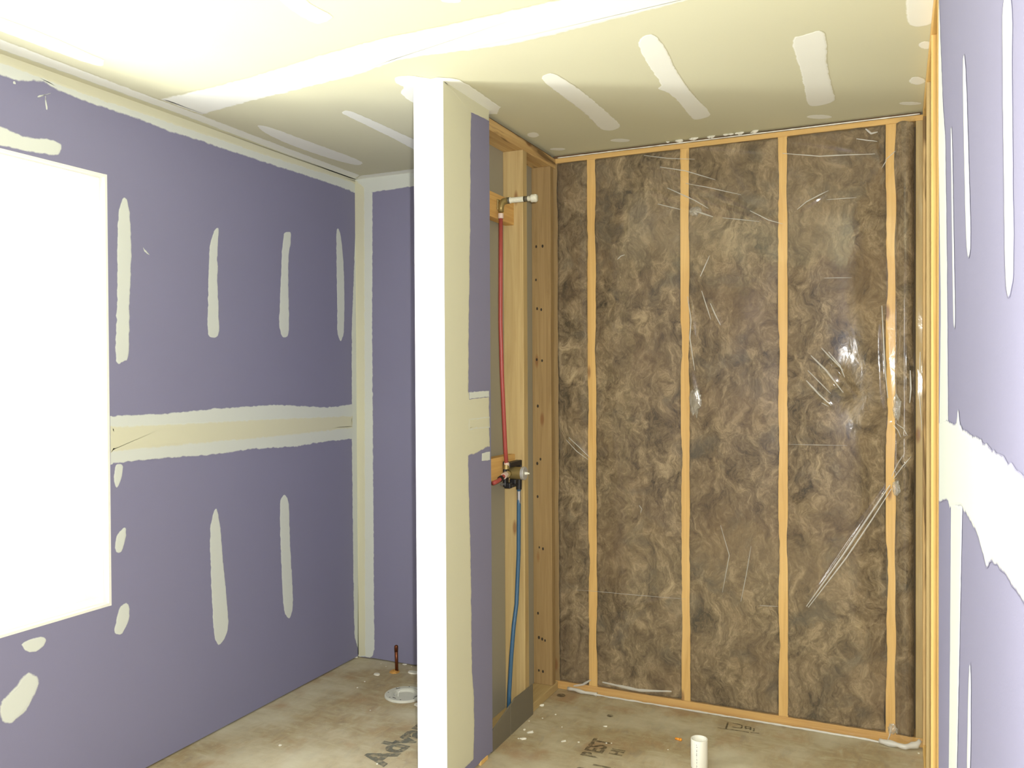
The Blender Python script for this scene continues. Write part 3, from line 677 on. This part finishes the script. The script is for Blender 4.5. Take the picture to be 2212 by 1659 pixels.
# hot stub coming in from the left of the valve
hp = pipe('supply_pipe', [(-1.436, 2.94, 1.018), (-1.434, 2.975, 1.021), (-1.432, 3.022, 1.034), (-1.432, 3.050, 1.040)], .0085, M['red'], 'short red pipe stub entering the shower valve from the left', 'pipe', PL)
bm = bmesh.new(); tube(bm, [(.0025, .055, .009), (.0035, .068, .0125)], .0115, 18); link('clamp_ring', bm, M['black'], hp)
bm = bmesh.new(); tube(bm, [(.004, .087, .017), (.004, .108, .0225)], .0125, 18); link('crimp_ring', bm, M['crimp'], hp)

# shower arm: elbow, stub, tape and capped end, reaching out of the wall
sa = empty('shower_fitting', (-1.449, 3.035, 2.120), 'stubby shower arm with plaster-spattered end poking out over the red pipe', 'pipe fitting')
def sub(name, bm, mat, parent=sa, smooth=True): return link(name, bm, mat, parent, smooth=smooth)
bm = bmesh.new(); bx(bm, -.001, .006, -.022, .022, -.020, .024, .003)
for s_ in (-1, 1): tube(bm, [(.004, .016 * s_, .014), (.009, .016 * s_, .014)], .0045, 10)
sub('drop_ear_plate', bm, M['brass'], smooth=False)
bm = bmesh.new(); tube(bm, [(.018, -.021, -.030), (.018, -.021, -.012), (.019, -.016, .004), (.024, -.008, .014), (.034, .0, .018)], [.011, .0115, .013, .0135, .0125], 16); sub('elbow', bm, M['brass'])
bm = bmesh.new(); tube(bm, [(.030, 0, .018), (.046, .003, .0185)], [.0125, .0125], 18); sub('collar', bm, M['dark_metal'])
bm = bmesh.new(); tube(bm, [(.045, .003, .0185), (.050, .004, .0187), (.105, .010, .0195)], [.0118, .0108, .0108], 18); sub('pipe_stub', bm, M['paintwhite'])
bm = bmesh.new(); tube(bm, [(.045, .003, .0185), (.050, .0035, .0186)], .0124, 18); sub('thread_tape', bm, M['tape_w'])
bm = bmesh.new(); tube(bm, [(.104, .010, .0195), (.120, .0115, .0197)], [.0112, .0102], 18); sub('bare_thread', bm, M['dark_metal'])
bm = bmesh.new(); P = [(.119, .0115, .0197), (.123, .012, .02), (.131, .0125, .02), (.134, .013, .02), (.138, .0133, .02), (.144, .0136, .02), (.150, .014, .02), (.156, .0144, .02), (.160, .0146, .02)]
tube(bm, P, [.0095, .0105, .0100, .0140, .0160, .0150, .0162, .0155, .0120], 18)
for v in bm.verts: v.co += Vector((0, 1, 1)) * .0012 * noise.noise(v.co * 300)
sub('plastered_cap', bm, M['paintwhite'])

# shower valve
va = empty('shower_valve', (-1.449, 3.115, 1.040), 'brass shower valve with black bracket between the red and blue pipes', 'valve')
V = lambda name, bm, mat, smooth=False: link(name, bm, mat, va, smooth=smooth)
bm = bmesh.new(); tube(bm, [(.010, 0, 0), (.062, 0, 0)], .0255, 32); V('valve_body', bm, M['brass'])
bm = bmesh.new(); lathe(bm, [(.002, .060), (.0268, .060), (.0272, .063), (.0272, .071), (.0255, .0735), (.002, .0735)], 32, 'X'); V('chrome_cap', bm, M['cap'])
bm = bmesh.new(); tube(bm, [(.072, 0, 0), (.084, 0, 0), (.0845, 0, 0), (.092, 0, 0)], [.0062, .0055, .0035, .003], 14); V('stem', bm, M['tape_w'])
bm = bmesh.new(); bx(bm, .000, .014, -.062, -.028, -.052, .052, .004); V('bracket_plate', bm, M['black'])
bm = bmesh.new(); bx(bm, .004, .030, -.055, .066, .026, .047, .003); bx(bm, .004, .030, .056, .066, .018, .047, .002); V('bracket_arm', bm, M['black'])
bm = bmesh.new(); bx(bm, .004, .030, -.055, -.030, -.058, -.036, .003); bx(bm, .004, .032, -.035, .046, -.056, -.046, .003); bx(bm, .004, .032, -.006, .052, -.046, -.026, .003); V('bracket_arm', bm, M['black'])
bm = bmesh.new(); tube(bm, [(.029, .035, -.030), (.029, .035, -.072)], [.0125, .0115], 16); V('outlet_elbow', bm, M['black'])
bm = bmesh.new(); tube(bm, [(.012, -.030, .0), (.016, -.052, .0)], [.014, .014], 18); V('inlet_union', bm, M['brass'])
bm = bmesh.new(); tube(bm, [(.018, -.063, .022), (.018, -.063, .040)], [.013, .0115], 18); V('upper_union', bm, M['brass'])
bm = bmesh.new(); tube(bm, [(.006, -.060, -.040), (.006, -.085, -.038)], .005, 10); V('screw', bm, M['chrome'])

# copper stub-out in the toilet bay
cp = empty('copper_pipe', (-2.208, 3.440, 0), 'capped copper pipe standing on the floor by the back purple wall', 'pipe')
bm = bmesh.new(); tube(bm, [(.001, 0, .0005), (.0, 0, .06), (-.001, 0, .108)], .0080, 18); link('pipe_run', bm, M['copper'], cp, smooth=True)
bm = bmesh.new(); tube(bm, [(-.001, 0, .102), (-.001, 0, .126), (-.001, 0, .130), (-.001, 0, .132)], [.0092, .0092, .0075, .003], 18); link('end_cap', bm, M['copper'], cp, smooth=True)
bm = bmesh.new(); lathe(bm, [(.0085, .0003), (.026, .0003), (.020, .006), (.013, .010), (.0085, .010)], 18, 'Z', (-.008, -.004, 0))
for v in bm.verts: v.co += Vector((noise.noise(v.co * 90), noise.noise(v.co * 90 + Vector((4, 4, 4))), 0)) * .004
link('foam_collar', bm, M['sawdust'], cp)

# closet flange
cf = empty('toilet_flange', (-2.010, 3.199, 0), 'dusty white toilet flange set in the floor, half behind the partition', 'flange')
bm = bmesh.new(); lathe(bm, [(.052, .0005), (.090, .0005), (.0915, .003), (.0905, .0095), (.086, .012), (.060, .012), (.055, .009), (.052, .003)], 56); link('ring', bm, M['flange'], cf)
bm = bmesh.new(); lathe(bm, [(.050, .0008), (.056, .0008), (.0555, .010), (.052, .010), (.049, .006), (.044, .0015), (.0005, .0015), (.0005, .0005), (.046, .0005)], 48); link('hub', bm, M['flange'], cf)
for k in range(8):
    a = 2 * math.pi * k / 8 + .3; q = bmesh.new(); bmesh.ops.create_circle(q, cap_ends=True, radius=.0032, segments=10); link('screw_hole', q, M['nail'], cf, (.077 * math.cos(a), .077 * math.sin(a), .0124))
for a0 in (2.45, 4.35, 5.9, .9):
    q = bmesh.new(); A = []; B = []
    for k in range(9):
        a = a0 + .30 * k / 8; A.append(q.verts.new((.0705 * math.cos(a), .0705 * math.sin(a), .0124))); B.append(q.verts.new((.0655 * math.cos(a), .0655 * math.sin(a), .0124)))
    for k in range(8): q.faces.new((A[k], A[k + 1], B[k + 1], B[k]))
    link('bolt_slot', q, M['nail'], cf)
bm = bmesh.new(); tube(bm, [(-.020, -.025, .003), (-.019, -.024, .018), (-.013, -.023, .028)], .0016, 8); link('wire_tag', bm, M['pvc'], cf)

# white drain pipe stub in the shower floor
dp = empty('drain_pipe', (-.6583, 3.058, 0), 'short white plastic drain pipe standing open on the shower floor', 'pipe')
bm = bmesh.new(); lathe(bm, [(.0302, .0005), (.0306, .002), (.0306, .1035), (.0300, .1045), (.0270, .1045), (.0262, .103), (.0262, .0005)], 48); o = link('pipe_wall', bm, M['pvc'], dp)
for p in o.data.polygons: p.use_smooth = True
ink = bmesh.new()
cy = math.atan2(-3.058, .6583 * 1.0) - .30
for z_a, z_b, w_ in ((.0925, .0885, .8), (.085, .081, 1.0), (.076, .0745, 1.0), (.073, .065, 1.1), (.0615, .050, 1.2), (.0465, .044, 1.0), (.040, .034, 1.1), (.030, .022, 1.0), (.018, .009, 1.0)):
    n = max(1, int((z_a - z_b) / .0026))
    for k in range(n):
        za = z_a - (z_a - z_b) * k / n; zb = za - (z_a - z_b) / n * .68
        aw = .045 * w_ * (.7 + .6 * R.random()); ao = .02 * R.uniform(-1, 1)
        vs4 = [ink.verts.new((.0308 * math.cos(cy + ao + e * aw), .0308 * math.sin(cy + ao + e * aw), zz)) for e, zz in ((-1, za), (1, za), (1, zb), (-1, zb))]
        ink.faces.new(vs4)
link('printed_lettering', ink, M['pvc_ink'], dp)

# ================================================================== printing on the subfloor
def stamp(text, loc, size, mat, rz=math.pi / 2, sx=1.0, sh=0.0, fat=.035):
    cu = bpy.data.curves.new('stamp', 'FONT'); cu.body = text; cu.size = size; cu.shear = sh; cu.offset = size * fat
    to = bpy.data.objects.new('stamp', cu); COL.objects.link(to); dg = bpy.context.evaluated_depsgraph_get(); dg.update()
    me = bpy.data.meshes.new_from_object(to.evaluated_get(dg)); bpy.data.objects.remove(to); bpy.data.curves.remove(cu)
    me.materials.clear(); o = link('printed_lettering', me, mat, floor, loc, (0, 0, rz)); o.scale = (sx, 1, 1); return o
stamp('Advant', (-1.722, 2.590, .0008), .158, M['ink'], sx=.98, fat=.042)
stamp('BEST', (-1.020, 2.965, .0008), .098, M['ink_faint'], sx=.80)
stamp('11', (-.955, 2.86, .0008), .09, M['ink_faint'], sx=.8); stamp('HI', (-.945, 3.02, .0008), .07, M['ink_faint'], sx=.8)
stamp('In', (-1.025, 2.83, .0008), .08, M['ink_faint'], sx=.8)
def strokes(px_lists, wid):
    bm = bmesh.new()
    for pl in px_lists:
        P = [at('Z', .0008, *q) for q in pl]
        for p, q in zip(P, P[1:]):
            s = (q - p).cross(Vector((0, 0, 1))).normalized() * wid; bm.faces.new([bm.verts.new(v) for v in (p - s, q - s, q + s, p + s)])
    bmesh.ops.recalc_face_normals(bm, faces=bm.faces[:]); return link('printed_lettering', bm, M['ink_faint'], floor)
strokes([[(1573,1560),(1568,1574)], [(1550,1572),(1563,1574),(1580,1576),(1600,1579),(1618,1582)], [(1583,1562),(1594,1564),(1603,1567),(1602,1573),(1592,1572),(1582,1570)],
         [(1610,1569),(1611,1575)], [(1610,1569),(1622,1571),(1621,1577)], [(1611,1573),(1621,1574)], [(1629,1573),(1628,1580)], [(1621,1582),(1640,1584)]], .0035)
# dark dirt ovals
for px_, py_, rr in ((1318, 1546, .014), (1212, 1502, .020)):
    c_ = at('Z', .0007, px_, py_); q = bmesh.new(); bmesh.ops.create_circle(q, cap_ends=True, radius=rr, segments=18); link('dirt_spot', q, M['ink_faint'], floor, c_)

# ================================================================== loose bits on the floor
op = at('Z', 0, 1466, 1600)
ow = empty('plastic_anchor', op, 'small orange plastic scrap on the shower floor left of the white pipe', 'scrap')
bm = bmesh.new(); tube(bm, [(-.014, .004, .005), (-.006, .003, .005), (.003, -.001, .006)], [.0045, .0045, .005], 12); link('shank', bm, M['orange'], ow, smooth=True)
bm = bmesh.new(); tube(bm, [(.006, -.007, .0045), (.008, -.001, .0065), (.010, .005, .0045)], [.003, .0065, .003], 12); link('head', bm, M['orange'], ow, smooth=True)
SH = 'white plaster crumb on the shower floor along the foot of the partition'
CR = [(1169,1525,.009,1),(1172,1552,.0035,0),(1133,1577,.0055,0),(1146,1583,.008,1),(1097,1590,.0055,0),(1131,1597,.0075,1),(1086,1596,.0045,0),(1120,1596,.004,0),(1143,1558,.003,0),(1200,1544,.004,0),(1152,1534,.003,0)]
SF = 'white plaster crumb on the open shower floor'
CF = [(1218,1602,.006,1),(1250,1604,.0045,0),(1214,1571,.003,0),(1308,1570,.005,1),(1310,1606,.004,0),(1321,1606,.003,0),(1443,1620,.003,0),(1985,1628,.004,0),(1935,1603,.003,0)]
TF = 'white plaster crumb on the floor of the toilet bay'
CT = [(788,1473,.004,0),(772,1486,.004,0),(834,1440,.003,0),(823,1434,.003,0),(605,1611,.006,0),(800,1535,.003,0),(815,1651,.004,0),(874,1436,.006,1),(889,1440,.003,0)]
crumb_me = []
for k in range(3):
    q = bmesh.new(); bmesh.ops.create_icosphere(q, subdivisions=2, radius=1.0)
    for v in q.verts: v.co *= .75 + .5 * (noise.noise(v.co * 1.7 + Vector((k * 9, 0, 0))) + .5)
    bmesh.ops.translate(q, vec=(0, 0, .55), verts=q.verts)
    for v in q.verts: v.co.z = max(0, v.co.z) * .7
    me_ = bpy.data.meshes.new('plaster_crumb'); q.to_mesh(me_); q.free(); me_.materials.append(M['crumb']); crumb_me.append(me_)
for lst, lab, grp in ((CR, SH, 'plaster crumbs along the partition'), (CF, SF, 'plaster crumbs on the shower floor'), (CT, TF, 'plaster crumbs in the toilet bay')):
    for k, (px_, py_, r_, el) in enumerate(lst):
        o = bpy.data.objects.new('plaster_crumb', crumb_me[k % 3]); COL.objects.link(o); o.location = at('Z', 0, px_, py_) + Vector((0, 0, .0003)); o.scale = (r_ * (1.9 if el else 1), r_, r_ * .8); o.rotation_euler = (0, 0, R.random() * .8 + .2)
        tag(o, lab, 'debris', grp)
def chip(px_, py_, rx, ry, lab):
    c_ = at('Z', 0, px_, py_); q = bmesh.new(); n = 12; A = []; B = []
    for k in range(n):
        a = 2 * math.pi * k / n; f_ = 1 + .3 * noise.noise(Vector((k * 1.3, px_, 0))); A.append(q.verts.new((rx * f_ * math.cos(a), ry * f_ * math.sin(a), .0005))); B.append(q.verts.new((rx * f_ * .9 * math.cos(a), ry * f_ * .9 * math.sin(a), .007 + .003 * noise.noise(Vector((k, 0, px_))))))
    q.faces.new(A[::-1]); q.faces.new(B)
    for k in range(n): q.faces.new((A[k], A[(k + 1) % n], B[(k + 1) % n], B[k]))
    tag(link('plaster_chip', q, M['crumb'], None, c_), lab, 'debris')
chip(814, 1458, .016, .012, 'white plaster chip on the floor left of the copper pipe')
chip(892, 1454, .028, .016, 'flat white plaster chip on the floor right of the copper pipe')
chip(904, 1524, .020, .014, 'white plaster chip in front of the toilet flange against the partition')
chip(768, 1420, .014, .010, 'white plaster lump in the back corner where the purple walls meet')
# splinter of wood under the drywall foot of the partition
bm = bmesh.new(); bx(bm, 0, .010, 0, .060, .001, .015, .001); tag(link('wood_shim', bm, M['wood'], None, (XP2 - .006, 2.735, 0)), 'pale wood shim wedged under the partition drywall', 'scrap')

# crumpled clear film knots at the staple points and the pale puff of pulled film
def puff(px_, py_, rx, rz, mat):
    c_ = at('Y', YS - .03, px_, py_); q = bmesh.new(); bmesh.ops.create_icosphere(q, subdivisions=4, radius=1.0)
    for v in q.verts:
        f_ = 1 + .55 * noise.noise(v.co * 2.1 + Vector((px_, 0, 0))) + .25 * noise.noise(v.co * 6); v.co = Vector((v.co.x * rx * f_, min(0.0, v.co.y) * .010 * f_, v.co.z * rz * f_)); v.co.y += film_y(c_.x + v.co.x, c_.z + v.co.z) - .002
    link('film_gather', q, M[mat], film, (c_.x, 0, c_.z), smooth=True)
M['gather'] = m_film('gathered_film', .16, .35, .2)
puff(1500, 868, .022, .055, 'gather'); puff(1500, 455, .022, .018, 'gather'); puff(1936, 1055, .012, .028, 'gather'); puff(1938, 880, .012, .045, 'gather'); puff(1928, 1578, .016, .018, 'gather')
